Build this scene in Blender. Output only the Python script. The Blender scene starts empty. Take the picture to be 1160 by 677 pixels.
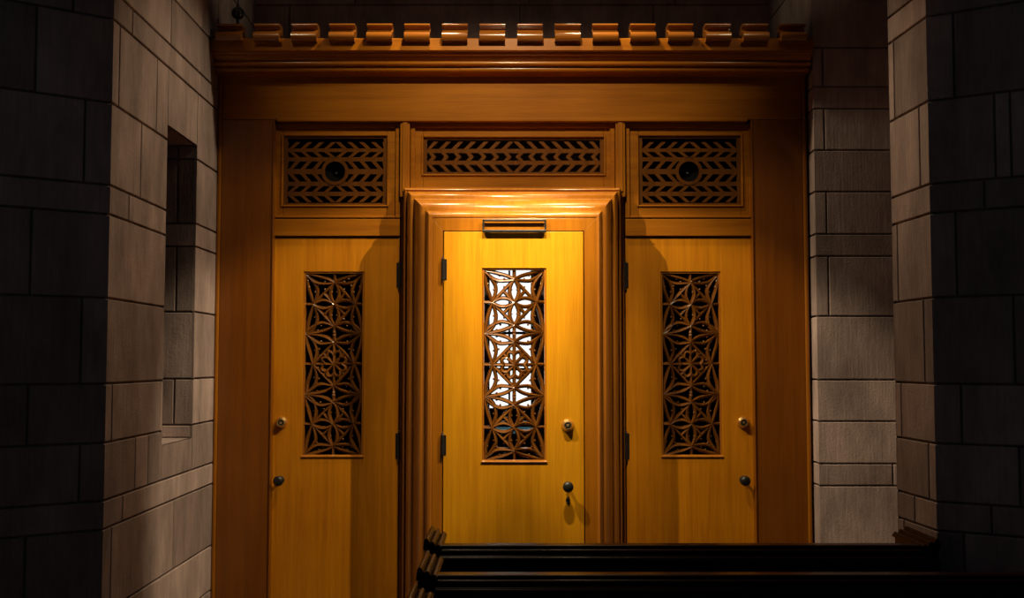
import bpy, math, random
from mathutils import Vector

# ------------------------------------------------------------------ camera, light, exposure
sc = bpy.context.scene
COL = sc.collection
R = math.radians
F, CX, CY = 1240.0, 580.0, 338.5          # focal length and principal point of the 1160x677 photograph
CAM = Vector((0.0, -6.5, 1.72))
PITCH = math.atan(70.5 / F)

cd = bpy.data.cameras.new('camera')
cam = bpy.data.objects.new('camera', cd)
COL.objects.link(cam)
cam.location = CAM
cam.rotation_euler = (math.pi / 2 + PITCH, 0, 0)
cd.sensor_width = 36.0
cd.lens = 36.0 * F / 1160.0
cd.clip_start = 0.05
sc.camera = cam

sc.view_settings.view_transform = 'Standard'
sc.view_settings.look = 'None'
sc.view_settings.gamma = 1.0
sc.view_settings.use_curve_mapping = False
sc.view_settings.exposure = 0.0

world = bpy.data.worlds.new('world')
sc.world = world
world.use_nodes = True
wb = world.node_tree.nodes['Background']
wb.inputs['Color'].default_value = (0.80, 0.92, 1.0, 1)
wb.inputs['Strength'].default_value = 0.022


def spot(name, loc, target, energy, half, blend, col=(1.0, 0.78, 0.47), radius=0.05):
    ld = bpy.data.lights.new(name, 'SPOT')
    o = bpy.data.objects.new(name, ld)
    COL.objects.link(o)
    o.location = loc
    o.rotation_euler = (Vector(target) - Vector(loc)).to_track_quat('-Z', 'Y').to_euler()
    ld.energy = energy
    ld.color = col
    ld.spot_size = R(2 * half)
    ld.spot_blend = blend
    ld.shadow_soft_size = radius
    return o


# three door lamps hang behind an added, unseen lintel; the rest are added fills
spot('spot_middle', (0.15, -1.78, 4.5), (0.12, -0.35, 2.00), 520, 15.5, 1.0, radius=0.02)
spot('fill_flood', (0.0, -1.78, 4.5), (0.0, 0.0, 2.60), 190, 39, 1.0, radius=0.02)  # added broad fill for the frieze and transoms
spot('spot_left', (-1.5, -1.78, 4.5), (1.42, 0.0, 1.0), 550, 16, 0.5, radius=0.02)
spot('spot_right', (1.5, -1.78, 4.5), (-1.36, 0.0, 1.0), 540, 16.5, 0.5, radius=0.02)
spot('wall_fill_left', (-0.40, -0.50, 4.3), (-1.76, -1.00, 1.3), 84, 46, 0.85)  # added fill pair for the side walls, no lamp known here
spot('wall_fill_right', (0.40, -0.50, 4.3), (1.78, -1.05, 1.3), 88, 46, 0.85)
spot('cornice_fill_left', (-1.62, -1.78, 4.8), (-1.22, -0.25, 3.72), 24, 13, 0.9)  # added pair, only for highlights on the battlements
spot('cornice_fill_right', (1.62, -1.78, 4.8), (1.22, -0.25, 3.72), 24, 13, 0.9)
spot('upper_wall_fill_left', (0.8, -1.78, 4.6), (-1.76, 0.20, 4.05), 40, 9, 0.9, radius=0.02)  # added pair to brighten the side walls above the cornice
spot('upper_wall_fill_right', (-0.8, -1.78, 4.6), (1.76, 0.20, 4.05), 40, 9, 0.9, radius=0.02)
spot('pew_fill', (-0.25, -2.90, 4.6), (0.0, -2.35, 0.98), 28, 15, 0.8)  # added to give the pew rails and caps their highlights


# ------------------------------------------------------------------ measuring helpers
def ray(x, y):
    a, b = (x - CX) / F, -(y - CY) / F
    return Vector((a, math.cos(PITCH) - b * math.sin(PITCH), math.sin(PITCH) + b * math.cos(PITCH)))


def W(x, y, Y):                            # point of the plane at depth Y seen at photograph pixel (x, y)
    d = ray(x, y)
    t = (Y - CAM.y) / d.y
    p = CAM + d * t
    return p.x, p.z


def WX(x, y, Y):
    return W(x, y, Y)[0]


def WZ(y, Y, x=580):
    return W(x, y, Y)[1]


def hit(P0, P1, x, y):                     # distance along a vertical plane P0-P1, and height
    d = ray(x, y)
    e = Vector((P1[0] - P0[0], P1[1] - P0[1]))
    L = e.length
    e = e / L
    n = Vector((-e.y, e.x))
    t = ((P0[0] - CAM.x) * n.x + (P0[1] - CAM.y) * n.y) / (d.x * n.x + d.y * n.y)
    p = CAM + d * t
    return (p.x - P0[0]) * e.x + (p.y - P0[1]) * e.y, p.z


# ------------------------------------------------------------------ materials
def new_mat(name):
    m = bpy.data.materials.new(name)
    m.use_nodes = True
    nt = m.node_tree
    return m, nt, nt.nodes['Principled BSDF']


def wood(name, dark, light, rough=0.34, coat=0.35, axis='z', bump=0.05):
    m, nt, b = new_mat(name)
    N, L = nt.nodes.new, nt.links.new
    geo = N('ShaderNodeNewGeometry')
    mp = N('ShaderNodeMapping')
    s = {'z': (26, 26, 0.9), 'x': (0.9, 26, 26), 'y': (26, 0.9, 26)}[axis]
    mp.inputs['Scale'].default_value = s
    L(geo.outputs['Position'], mp.inputs['Vector'])
    n1 = N('ShaderNodeTexNoise')
    n1.inputs['Scale'].default_value = 1.0
    n1.inputs['Detail'].default_value = 5
    n1.inputs['Roughness'].default_value = 0.62
    n1.inputs['Distortion'].default_value = 0.6
    L(mp.outputs['Vector'], n1.inputs['Vector'])
    mp2 = N('ShaderNodeMapping')
    mp2.inputs['Scale'].default_value = tuple(v * 7 for v in s)
    L(geo.outputs['Position'], mp2.inputs['Vector'])
    n2 = N('ShaderNodeTexNoise')
    n2.inputs['Scale'].default_value = 1.0
    n2.inputs['Detail'].default_value = 3
    L(mp2.outputs['Vector'], n2.inputs['Vector'])
    n3 = N('ShaderNodeTexNoise')
    n3.inputs['Scale'].default_value = 2.2
    n3.inputs['Detail'].default_value = 2
    L(geo.outputs['Position'], n3.inputs['Vector'])
    a1 = N('ShaderNodeMath'); a1.operation = 'MULTIPLY'; a1.inputs[1].default_value = 0.55
    L(n1.outputs['Fac'], a1.inputs[0])
    a2 = N('ShaderNodeMath'); a2.operation = 'MULTIPLY_ADD'; a2.inputs[1].default_value = 0.25
    L(n2.outputs['Fac'], a2.inputs[0]); L(a1.outputs[0], a2.inputs[2])
    a3 = N('ShaderNodeMath'); a3.operation = 'MULTIPLY_ADD'; a3.inputs[1].default_value = 0.25
    L(n3.outputs['Fac'], a3.inputs[0]); L(a2.outputs[0], a3.inputs[2])
    cr = N('ShaderNodeValToRGB')
    cr.color_ramp.elements[0].position = 0.36
    cr.color_ramp.elements[0].color = (*dark, 1)
    cr.color_ramp.elements[1].position = 0.66
    cr.color_ramp.elements[1].color = (*light, 1)
    L(a3.outputs[0], cr.inputs['Fac'])
    L(cr.outputs['Color'], b.inputs['Base Color'])
    b.inputs['Roughness'].default_value = rough
    b.inputs['Coat Weight'].default_value = coat
    b.inputs['Specular IOR Level'].default_value = 0.3
    b.inputs['Coat Roughness'].default_value = 0.16
    bp = N('ShaderNodeBump')
    bp.inputs['Strength'].default_value = bump
    bp.inputs['Distance'].default_value = 0.01
    L(a2.outputs[0], bp.inputs['Height'])
    L(bp.outputs['Normal'], b.inputs['Normal'])
    return m


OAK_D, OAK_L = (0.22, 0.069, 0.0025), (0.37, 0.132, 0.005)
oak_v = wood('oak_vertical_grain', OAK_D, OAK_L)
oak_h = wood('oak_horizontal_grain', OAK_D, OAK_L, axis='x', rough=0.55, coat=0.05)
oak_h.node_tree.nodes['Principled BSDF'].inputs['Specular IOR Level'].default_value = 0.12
oak_fascia = wood('oak_cornice_body', (0.25, 0.075, 0.003), (0.40, 0.135, 0.005), rough=0.30, coat=0.35, axis='x', bump=0.02)
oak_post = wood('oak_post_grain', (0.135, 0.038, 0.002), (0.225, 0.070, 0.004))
oak_door_lit = wood('oak_door_leaf_lit', (0.42, 0.165, 0.003), (0.62, 0.285, 0.006), rough=0.40, coat=0.15)  # middle leaf, yellower: its stronger light is put into the colour
oak_side_dim = wood('oak_side_door_leaf_dim', (0.36, 0.118, 0.002), (0.58, 0.225, 0.005), rough=0.40, coat=0.15)  # same oak made redder for the weaker light on the side doors
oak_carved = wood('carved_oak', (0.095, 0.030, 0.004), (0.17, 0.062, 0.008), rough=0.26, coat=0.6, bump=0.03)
oak_mould = wood('oak_moulding', (0.25, 0.080, 0.008), (0.42, 0.155, 0.014), rough=0.28, coat=0.6, bump=0.02)
oak_cornice = wood('oak_cornice', (0.21, 0.065, 0.008), (0.33, 0.115, 0.012), rough=0.18, coat=1.0, axis='x', bump=0.02)
mahogany = wood('dark_mahogany', (0.014, 0.003, 0.002), (0.030, 0.006, 0.004), rough=0.30, coat=0.06, axis='x', bump=0.03)


def stone_mat(name, base, var):
    m, nt, b = new_mat(name)
    N, L = nt.nodes.new, nt.links.new
    geo = N('ShaderNodeNewGeometry')
    at = N('ShaderNodeAttribute'); at.attribute_name = 'tone'
    n1 = N('ShaderNodeTexNoise'); n1.inputs['Scale'].default_value = 3.2; n1.inputs['Detail'].default_value = 7
    n1.inputs['Roughness'].default_value = 0.65
    mp = N('ShaderNodeMapping'); mp.inputs['Scale'].default_value = (1.6, 1.6, 0.7)
    L(geo.outputs['Position'], mp.inputs['Vector']); L(mp.outputs['Vector'], n1.inputs['Vector'])
    n2 = N('ShaderNodeTexNoise'); n2.inputs['Scale'].default_value = 90; n2.inputs['Detail'].default_value = 4
    L(geo.outputs['Position'], n2.inputs['Vector'])
    mp3 = N('ShaderNodeMapping'); mp3.inputs['Scale'].default_value = (70, 70, 5)
    L(geo.outputs['Position'], mp3.inputs['Vector'])
    n3 = N('ShaderNodeTexNoise'); n3.inputs['Scale'].default_value = 1.0; n3.inputs['Detail'].default_value = 3
    L(mp3.outputs['Vector'], n3.inputs['Vector'])
    cr = N('ShaderNodeValToRGB')
    cr.color_ramp.elements[0].position = 0.28
    cr.color_ramp.elements[0].color = (*[c * (1 - var) for c in base], 1)
    cr.color_ramp.elements[1].position = 0.68
    cr.color_ramp.elements[1].color = (*[c * (1 + var) for c in base], 1)
    L(n1.outputs['Fac'], cr.inputs['Fac'])
    ml = N('ShaderNodeMath'); ml.operation = 'MULTIPLY_ADD'; ml.inputs[1].default_value = 0.5; ml.inputs[2].default_value = 0.75
    L(n3.outputs['Fac'], ml.inputs[0])
    mt = N('ShaderNodeMath'); mt.operation = 'MULTIPLY'
    L(ml.outputs[0], mt.inputs[0]); L(at.outputs['Fac'], mt.inputs[1])
    mx = N('ShaderNodeMix'); mx.data_type = 'RGBA'; mx.blend_type = 'MULTIPLY'
    mx.inputs[0].default_value = 1.0
    L(cr.outputs['Color'], mx.inputs[6]); L(mt.outputs[0], mx.inputs[7])
    L(mx.outputs[2], b.inputs['Base Color'])
    b.inputs['Roughness'].default_value = 0.92
    b.inputs['Specular IOR Level'].default_value = 0.2
    ad = N('ShaderNodeMath'); ad.operation = 'ADD'
    L(n2.outputs['Fac'], ad.inputs[0]); L(n3.outputs['Fac'], ad.inputs[1])
    bp = N('ShaderNodeBump'); bp.inputs['Strength'].default_value = 0.35; bp.inputs['Distance'].default_value = 0.006
    L(ad.outputs[0], bp.inputs['Height']); L(bp.outputs['Normal'], b.inputs['Normal'])
    return m


stone = stone_mat('sandstone_ashlar', (0.34, 0.264, 0.255), 0.36)


def plain(name, col, rough=0.5, metal=0.0, coat=0.0, noise=0.25, scale=30):
    m, nt, b = new_mat(name)
    N, L = nt.nodes.new, nt.links.new
    geo = N('ShaderNodeNewGeometry')
    n = N('ShaderNodeTexNoise'); n.inputs['Scale'].default_value = scale; n.inputs['Detail'].default_value = 3
    L(geo.outputs['Position'], n.inputs['Vector'])
    cr = N('ShaderNodeValToRGB')
    cr.color_ramp.elements[0].position = 0.3; cr.color_ramp.elements[0].color = (*[c * (1 - noise) for c in col], 1)
    cr.color_ramp.elements[1].position = 0.7; cr.color_ramp.elements[1].color = (*[min(1, c * (1 + noise)) for c in col], 1)
    L(n.outputs['Fac'], cr.inputs['Fac']); L(cr.outputs['Color'], b.inputs['Base Color'])
    b.inputs['Roughness'].default_value = rough
    b.inputs['Metallic'].default_value = metal
    b.inputs['Coat Weight'].default_value = coat
    return m


cap_wood = wood('dark_mahogany_cap', (0.007, 0.0016, 0.001), (0.015, 0.003, 0.002), rough=0.25, coat=0.0, axis='y', bump=0.02)
brass = plain('aged_brass', (0.80, 0.60, 0.27), 0.38, 1.0, noise=0.15)
iron = plain('black_iron', (0.016, 0.015, 0.016), 0.42, 0.3, coat=0.15)
black_gloss = plain('black_gloss', (0.010, 0.010, 0.011), 0.18, 0.0, coat=0.5)
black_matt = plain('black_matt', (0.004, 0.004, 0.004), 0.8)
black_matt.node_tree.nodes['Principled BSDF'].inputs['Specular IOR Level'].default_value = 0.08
mahogany.node_tree.nodes['Principled BSDF'].inputs['Specular IOR Level'].default_value = 0.12
cap_wood.node_tree.nodes['Principled BSDF'].inputs['Specular IOR Level'].default_value = 0.10
flags = plain('floor_flagstone', (0.10, 0.09, 0.08), 0.55, scale=4)
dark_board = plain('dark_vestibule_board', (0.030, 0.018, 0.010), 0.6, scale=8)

glow_m, nt_, b_ = new_mat('daylit_frosted_glass')
nz = nt_.nodes.new('ShaderNodeTexNoise'); nz.inputs['Scale'].default_value = 5
rp = nt_.nodes.new('ShaderNodeValToRGB')
rp.color_ramp.elements[0].color = (0.80, 0.86, 0.88, 1); rp.color_ramp.elements[1].color = (1.0, 1.0, 1.0, 1)
nt_.links.new(nz.outputs['Fac'], rp.inputs['Fac'])
nt_.links.new(rp.outputs['Color'], b_.inputs['Emission Color'])
b_.inputs['Base Color'].default_value = (0.6, 0.65, 0.66, 1)
b_.inputs['Emission Strength'].default_value = 1.25
teal_m, nt_, b_ = new_mat('dim_teal_glass')
b_.inputs['Base Color'].default_value = (0.02, 0.05, 0.06, 1)
b_.inputs['Emission Color'].default_value = (0.25, 0.62, 0.75, 1)
b_.inputs['Emission Strength'].default_value = 0.12
b_.inputs['Roughness'].default_value = 0.1
pane_m, nt_, b_ = new_mat('dark_window_glass')
b_.inputs['Base Color'].default_value = (0.012, 0.014, 0.018, 1)
b_.inputs['Roughness'].default_value = 0.08


# ------------------------------------------------------------------ mesh builder
class MB:
    def __init__(self):
        self.v, self.f, self.t = [], [], []

    def add(self, vs, fs, tone=1.0):
        o = len(self.v)
        self.v += [tuple(p) for p in vs]
        self.f += [tuple(i + o for i in f) for f in fs]
        self.t += [tone] * len(fs)

    def box(self, x0, x1, y0, y1, z0, z1):
        if x0 > x1: x0, x1 = x1, x0
        if y0 > y1: y0, y1 = y1, y0
        if z0 > z1: z0, z1 = z1, z0
        vs = [(x, y, z) for z in (z0, z1) for y in (y0, y1) for x in (x0, x1)]
        self.add(vs, [(0, 2, 3, 1), (4, 5, 7, 6), (0, 1, 5, 4), (2, 6, 7, 3), (0, 4, 6, 2), (1, 3, 7, 5)])

    def prism_x(self, prof, x0, x1):       # closed (y, z) profile extruded along x
        n = len(prof)
        vs = [(x0, y, z) for y, z in prof] + [(x1, y, z) for y, z in prof]
        fs = [(i, (i + 1) % n, n + (i + 1) % n, n + i) for i in range(n)]
        fs += [tuple(range(n))[::-1], tuple(range(n, 2 * n))]
        self.add(vs, fs)

    def prism_y(self, prof, y0, y1):       # closed (x, z) profile extruded along y
        n = len(prof)
        vs = [(x, y0, z) for x, z in prof] + [(x, y1, z) for x, z in prof]
        fs = [(i, (i + 1) % n, n + (i + 1) % n, n + i) for i in range(n)]
        fs += [tuple(range(n))[::-1], tuple(range(n, 2 * n))]
        self.add(vs, fs)

    def lathe_y(self, cx, cz, prof, n=28):  # (radius, y) profile turned about an axis along y
        o = []
        for r, y in prof:
            for k in range(n):
                a = 2 * math.pi * k / n
                o.append((cx + r * math.cos(a), y, cz + r * math.sin(a)))
        fs = []
        for j in range(len(prof) - 1):
            for k in range(n):
                fs.append((j * n + k, j * n + (k + 1) % n, (j + 1) * n + (k + 1) % n, (j + 1) * n + k))
        fs += [tuple(range(n))[::-1], tuple(range((len(prof) - 1) * n, len(prof) * n))]
        self.add(o, fs)

    def lathe_z(self, cx, cy, prof, n=24):
        o = []
        for r, z in prof:
            for k in range(n):
                a = 2 * math.pi * k / n
                o.append((cx + r * math.cos(a), cy + r * math.sin(a), z))
        fs = []
        for j in range(len(prof) - 1):
            for k in range(n):
                fs.append((j * n + k, j * n + (k + 1) % n, (j + 1) * n + (k + 1) % n, (j + 1) * n + k))
        fs += [tuple(range(n))[::-1], tuple(range((len(prof) - 1) * n, len(prof) * n))]
        self.add(o, fs)

    def ball(self, c, r, n=10, sy=1.0):
        prof = []
        for i in range(n // 2 + 1):
            a = math.pi * i / (n // 2)
            prof.append((max(r * math.sin(a), 1e-5), c[2] - r * math.cos(a)))
        o = len(self.v)
        self.lathe_z(c[0], c[1], prof, n)
        for i in range(o, len(self.v)):
            x, y, z = self.v[i]
            self.v[i] = (x, c[1] + (y - c[1]) * sy, z)

    def bar(self, pts, w, yb, yf, taper=0.55):   # carved bar along (x, z) points: ridge towards the viewer
        n = len(pts)
        P = [Vector(p) for p in pts]
        vs = []
        for i in range(n):
            a, b = P[max(i - 1, 0)], P[min(i + 1, n - 1)]
            d = (b - a)
            if d.length < 1e-9: d = Vector((1, 0))
            d.normalize()
            nn = Vector((-d.y, d.x))
            k = i / (n - 1)
            h = w / 2 * (taper + (1 - taper) * math.sin(math.pi * min(max(k, 0), 1)) ** 0.5) if n > 2 else w / 2
            p = P[i]
            for s, y in ((-1, yb), (-1, yf + 0.60 * (yb - yf)), (-0.40, yf + 0.12 * (yb - yf)), (0.40, yf), (1, yf + 0.60 * (yb - yf)), (1, yb)):
                q = p + nn * h * s
                vs.append((q.x, y, q.y))
        m = 6
        fs = []
        for i in range(n - 1):
            for j in range(m):
                fs.append((i * m + j, i * m + (j + 1) % m, (i + 1) * m + (j + 1) % m, (i + 1) * m + j))
        fs += [tuple(range(m))[::-1], tuple(range((n - 1) * m, n * m))]
        self.add(vs, fs)

    def build(self, name, m, parent=None, bevel=0.0, smooth=False, tone=False):
        me = bpy.data.meshes.new(name)
        me.from_pydata(self.v, [], self.f)
        me.validate(); me.update()
        me.materials.append(m)
        o = bpy.data.objects.new(name, me)
        COL.objects.link(o)
        import bmesh
        bm = bmesh.new(); bm.from_mesh(me)
        if not tone:
            bmesh.ops.recalc_face_normals(bm, faces=bm.faces)
        bm.to_mesh(me); bm.free()
        if tone:
            at = me.attributes.new('tone', 'FLOAT', 'FACE')
            if len(me.polygons) == len(self.t):
                at.data.foreach_set('value', self.t)
        if parent:
            o.parent = parent
            o.matrix_parent_inverse = parent.matrix_world.inverted() if parent.type != 'EMPTY' else parent.matrix_basis.inverted()
        if bevel:
            md = o.modifiers.new('bevel', 'BEVEL')
            md.width = bevel; md.segments = 2; md.limit_method = 'ANGLE'; md.angle_limit = R(40)
        if smooth:
            for p in me.polygons: p.use_smooth = True
            me.set_sharp_from_angle(angle=R(38))
        return o


def tag(o, label, cat=None, group=None, kind=None):
    o['label'] = label
    if cat: o['category'] = cat
    if group: o['group'] = group
    if kind: o['kind'] = kind
    return o


def thing(name, loc, label, cat, group=None):
    o = bpy.data.objects.new(name, None)
    COL.objects.link(o)
    o.location = loc
    o.empty_display_size = 0.1
    return tag(o, label, cat, group)


# ------------------------------------------------------------------ stone walls
random.seed(7)
YL = [-20, 56, 103.5, 126.5, 196, 264, 288, 357, 427.5, 476, 523.5, 547, 616.5, 667]
ZL = [W(243.5, y, -0.02)[1] for y in YL]
ZL = [5.6, 5.2, ZL[0] + 0.42] + ZL + [0.0]           # common courses, top to bottom
IDX = {y: i + 3 for i, y in enumerate(YL)}          # course below a measured joint


def stone_face(mb, P0, P1, levels, joints, holes=(), default=0.9, g=0.0045, flip=False, ends=(True, True)):
    e = Vector((P1[0] - P0[0], P1[1] - P0[1])); L = e.length; e /= L
    n = Vector((e.y, -e.x))
    if flip: n = -n

    def pt(u, z, off):
        return (P0[0] + e.x * u + n.x * off, P0[1] + e.y * u + n.y * off, z)

    def quad(a, b, c, d, tone):
        mb.add([a, b, c, d], [(0, 1, 2, 3) if not flip else (3, 2, 1, 0)], tone)

    for i in range(len(levels) - 1):
        z1, z0 = levels[i], levels[i + 1]
        js = joints.get(i)
        if js is None:
            js = []
            u = random.uniform(0.25, 0.8)
            while u < L - 0.15:
                js.append(u); u += random.uniform(0.5, 0.9) * default
        us = [0.0] + sorted(j for j in js if 0.015 < j < L - 0.015) + [L]
        for a, b in zip(us, us[1:]):
            rects = [(a, b, z0, z1)]
            for (h0, h1, hz0, hz1) in holes:
                out = []
                for (ra, rb, rz0, rz1) in rects:
                    if h1 <= ra or h0 >= rb or hz1 <= rz0 or hz0 >= rz1:
                        out.append((ra, rb, rz0, rz1)); continue
                    if ra < h0: out.append((ra, h0, rz0, rz1))
                    if rb > h1: out.append((h1, rb, rz0, rz1))
                    m0, m1 = max(ra, h0), min(rb, h1)
                    if rz1 > hz1: out.append((m0, m1, hz1, rz1))
                    if rz0 < hz0: out.append((m0, m1, rz0, hz0))
                rects = out
            tone = random.uniform(0.68, 1.22)
            for (ra, rb, rz0, rz1) in rects:
                gl = 0.0008 if (ra == 0.0 and ends[0]) else g
                gr = 0.0008 if (rb == L and ends[1]) else g
                for (h0, h1, hz0, hz1) in holes:
                    if abs(ra - h1) < 1e-6 and rz0 < hz1 and rz1 > hz0: gl = 0.0
                    if abs(rb - h0) < 1e-6 and rz0 < hz1 and rz1 > hz0: gr = 0.0
                gb = gt = g
                for (h0, h1, hz0, hz1) in holes:
                    if abs(rz0 - hz1) < 1e-6 and ra < h1 and rb > h0: gb = 0.0
                    if abs(rz1 - hz0) < 1e-6 and ra < h1 and rb > h0: gt = 0.0
                bv = 0.0035
                A, B, C, D = ra + gl, rb - gr, rz0 + gb, rz1 - gt
                i0, i1, k0, k1 = A + (bv if gl > 0.001 else 0), B - (bv if gr > 0.001 else 0), C + (bv if gb else 0), D - (bv if gt else 0)
                f = [pt(i0, k0, 0), pt(i1, k0, 0), pt(i1, k1, 0), pt(i0, k1, 0)]
                m = [pt(A, C, -0.004), pt(B, C, -0.004), pt(B, D, -0.004), pt(A, D, -0.004)]
                k = [pt(A, C, -0.014), pt(B, C, -0.014), pt(B, D, -0.014), pt(A, D, -0.014)]
                quad(*f, tone)
                for q in range(4):
                    r = (q + 1) % 4
                    quad(m[q], m[r], f[r], f[q], tone)
                    quad(k[q], k[r], m[r], m[q], tone * 0.8)
    # mortar bed behind the blocks, and the wall's core
    zt, zb = levels[0], levels[-1]
    rects = [(0, L, zb, zt)]
    for (h0, h1, hz0, hz1) in holes:
        rects = [(0, h0, zb, zt), (h1, L, zb, zt), (h0, h1, hz1, zt), (h0, h1, zb, hz0)]
    for (a, b, c, d) in rects:
        quad(pt(a, c, -0.012), pt(b, c, -0.012), pt(b, d, -0.012), pt(a, d, -0.012), 0.55)


def jp(P0, P1, spec):                     # {top joint of the course: (y to read at, [pixel x, ...])}
    out = {}
    for ytop, (yr, xs) in spec.items():
        out[IDX[ytop]] = [hit(P0, P1, x, yr)[0] for x in xs]
    return out


# left wall: splayed dark face, then the lit face with the slit window
LN, LF = (-1.738, -1.80), (-1.762, 0.93)
LD = (LN[0] - 0.805 * 2.2, LN[1] - 0.593 * 2.2)
mb = MB()
slit_u0, slit_u1 = hit(LN, LF, 187, 300)[0], hit(LN, LF, 221.3, 300)[0]
slit_z1, slit_z0 = hit(LN, LF, 221.3, 163)[1], hit(LN, LF, 221.3, 495)[1]
slit = (slit_u0, slit_u1, slit_z0, slit_z1)
far = hit(LN, LF, 245, 300)[0]
stone_face(mb, LN, LF, ZL, jp(LN, LF, {
    -20: (25, [230]), 56: (60, [193.5]), 103.5: (70, [149.5]), 126.5: (95, [135, 178]), 196: (170, [160]),
    264: (240, [146]), 288: (320, []), 357: (390, []), 427.5: (460, [127, 181.5, 226]), 476: (510, [153.5, 168]),
    523.5: (575, [139]), 547: (620, [126, 196]), 616.5: (665, [182])}), holes=[slit], ends=(True, True))
stone_face(mb, LD, LN, ZL, jp(LD, LN, {
    126.5: (60, [41]), 196: (160, [96]), 264: (218, []), 288: (280, [35]), 357: (390, [92]), 427.5: (470, [31]),
    476: (540, [90]), 523.5: (590, []), 547: (640, [28])}))
# reveals of the slit
eL = Vector((LF[0] - LN[0], LF[1] - LN[1])).normalized()
pf = (LN[0] + eL.x * slit_u1, LN[1] + eL.y * slit_u1)
pn = (LN[0] + eL.x * slit_u0, LN[1] + eL.y * slit_u0)
DEP = 0.42
pfb, pnb = (pf[0] - DEP, pf[1]), (pn[0] - DEP, pn[1])
rl = [slit_z1] + [z for z in ZL if slit_z0 + 0.03 < z < slit_z1 - 0.03] + [slit_z0]
rj = {}
Ld = DEP
for i in range(len(rl) - 1):
    hgt = rl[i] - rl[i + 1]
    rj[i] = [Ld - 0.105] if (hgt > 0.25 and i % 2 == 1) or i == 0 else []
stone_face(mb, pfb, pf, rl, rj, ends=(True, True))
stone_face(mb, pnb, pn, rl, {i: [] for i in range(len(rl) - 1)}, flip=True)
mb.add([(pn[0], pn[1], slit_z1), (pf[0], pf[1], slit_z1), (*pfb, slit_z1), (*pnb, slit_z1)], [(0, 1, 2, 3)], 0.9)
mb.add([(pn[0], pn[1], slit_z0), (pf[0], pf[1], slit_z0), (*pfb, slit_z0), (*pnb, slit_z0)], [(3, 2, 1, 0)], 1.0)
# back of the masonry
OUT = 0.75
bk = [(LF[0], LF[1]), (LF[0] - OUT, LF[1]), (LN[0] - OUT, LN[1] + 0.2), (LD[0] - 0.4, LD[1] + 0.5), (LD[0], LD[1])]
for a, b in zip(bk, bk[1:]):
    mb.add([(*a, 0), (*b, 0), (*b, 5.6), (*a, 5.6)], [(0, 1, 2, 3)], 0.8)
o = mb.build('wall_left', stone, tone=True)
tag(o, 'grey sandstone block wall with a tall slit recess, left of the wooden screen', 'wall', kind='structure')

# the small window closing the slit
wy0, wy1 = pn[1], pf[1]
xw = pn[0] - DEP + 0.10
mb = MB()
for (a, b, c, d) in ((wy0, wy0 + 0.04, slit_z0, slit_z1), (wy1 - 0.04, wy1, slit_z0, slit_z1), (wy0 + 0.04, wy1 - 0.04, slit_z0, slit_z0 + 0.04),
                     (wy0 + 0.04, wy1 - 0.04, slit_z1 - 0.04, slit_z1), (wy0 + 0.04, wy1 - 0.04, (slit_z0 + slit_z1) / 2 - 0.015, (slit_z0 + slit_z1) / 2 + 0.015)):
    mb.box(xw, xw + 0.05, a, b, c, d)
win = mb.build('window_1', iron, bevel=0.004)
tag(win, 'narrow dark window deep inside the slit in the left stone wall', 'window', kind='structure')
mb = MB(); mb.box(xw + 0.015, xw + 0.025, wy0 + 0.03, wy1 - 0.03, slit_z0 + 0.03, slit_z1 - 0.03)
mb.build('pane', pane_m, win)

# right wall: far pier beside the screen, recess, near pier
PW = 1.766
P1a, P1b = (PW + 0.002, -0.155), (2.60, -0.155)
mb = MB()
yl1 = [-40, 54, 98, 123, 170, 217, 265, 290, 358, 430, 477, 525, 550, 640]
z1 = [W(925, y, -0.155)[1] for y in yl1]
z1 = [5.6, 5.2, z1[0] + 0.40] + z1 + [0.36, 0.0]
j1 = {i: [] for i in range(len(z1) - 1)}
for i, x in ((1, 937), (3, 938), (5, 939), (7, 940), (11, 1009)):
    j1[i + 3] = [hit(P1a, P1b, x, 400)[0]]
stone_face(mb, P1a, P1b, z1, j1)
RS = (PW + 0.002, 0.93)
stone_face(mb, RS, P1a, z1, {i: [] for i in range(len(z1) - 1)})
R0, R1 = (1.772, -1.42), (1.795, -1.83)
R2 = (R1[0] + 0.842 * 2.2, R1[1] - 0.54 * 2.2)
stone_face(mb, R0, R1, ZL, jp(R0, R1, {
    103.5: (40, []), 126.5: (95, [1013]), 196: (180, [1042]), 264: (240, []), 288: (300, [1017]), 357: (390, [1047]),
    427.5: (465, [1021]), 476: (525, [1052]), 523.5: (570, [1036]), 547: (600, [1024])}))
stone_face(mb, R1, R2, ZL, jp(R1, R2, {
    126.5: (60, [1080]), 196: (160, [1127, 1145]), 264: (225, [1115]), 288: (280, [1083]), 357: (390, [1149]), 427.5: (470, [1089]),
    476: (540, [1155]), 523.5: (585, [1123]), 547: (630, [1092])}))
R0b = (2.60, -1.42)
stone_face(mb, R0b, R0, ZL, {})
stone_face(mb, P1b, R0b, ZL, {})
bk = [(RS[0], RS[1]), (2.9, 0.93), (2.9, -1.2), (R2[0] + 0.4, R2[1] + 0.5), (R2[0], R2[1])]
for a, b in zip(bk, bk[1:]):
    mb.add([(*a, 0), (*b, 0), (*b, 5.6), (*a, 5.6)], [(0, 1, 2, 3)], 0.8)
o = mb.build('wall_right', stone, tone=True)
tag(o, 'grey sandstone pier and splayed block wall, right of the wooden screen', 'wall', kind='structure')

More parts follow.
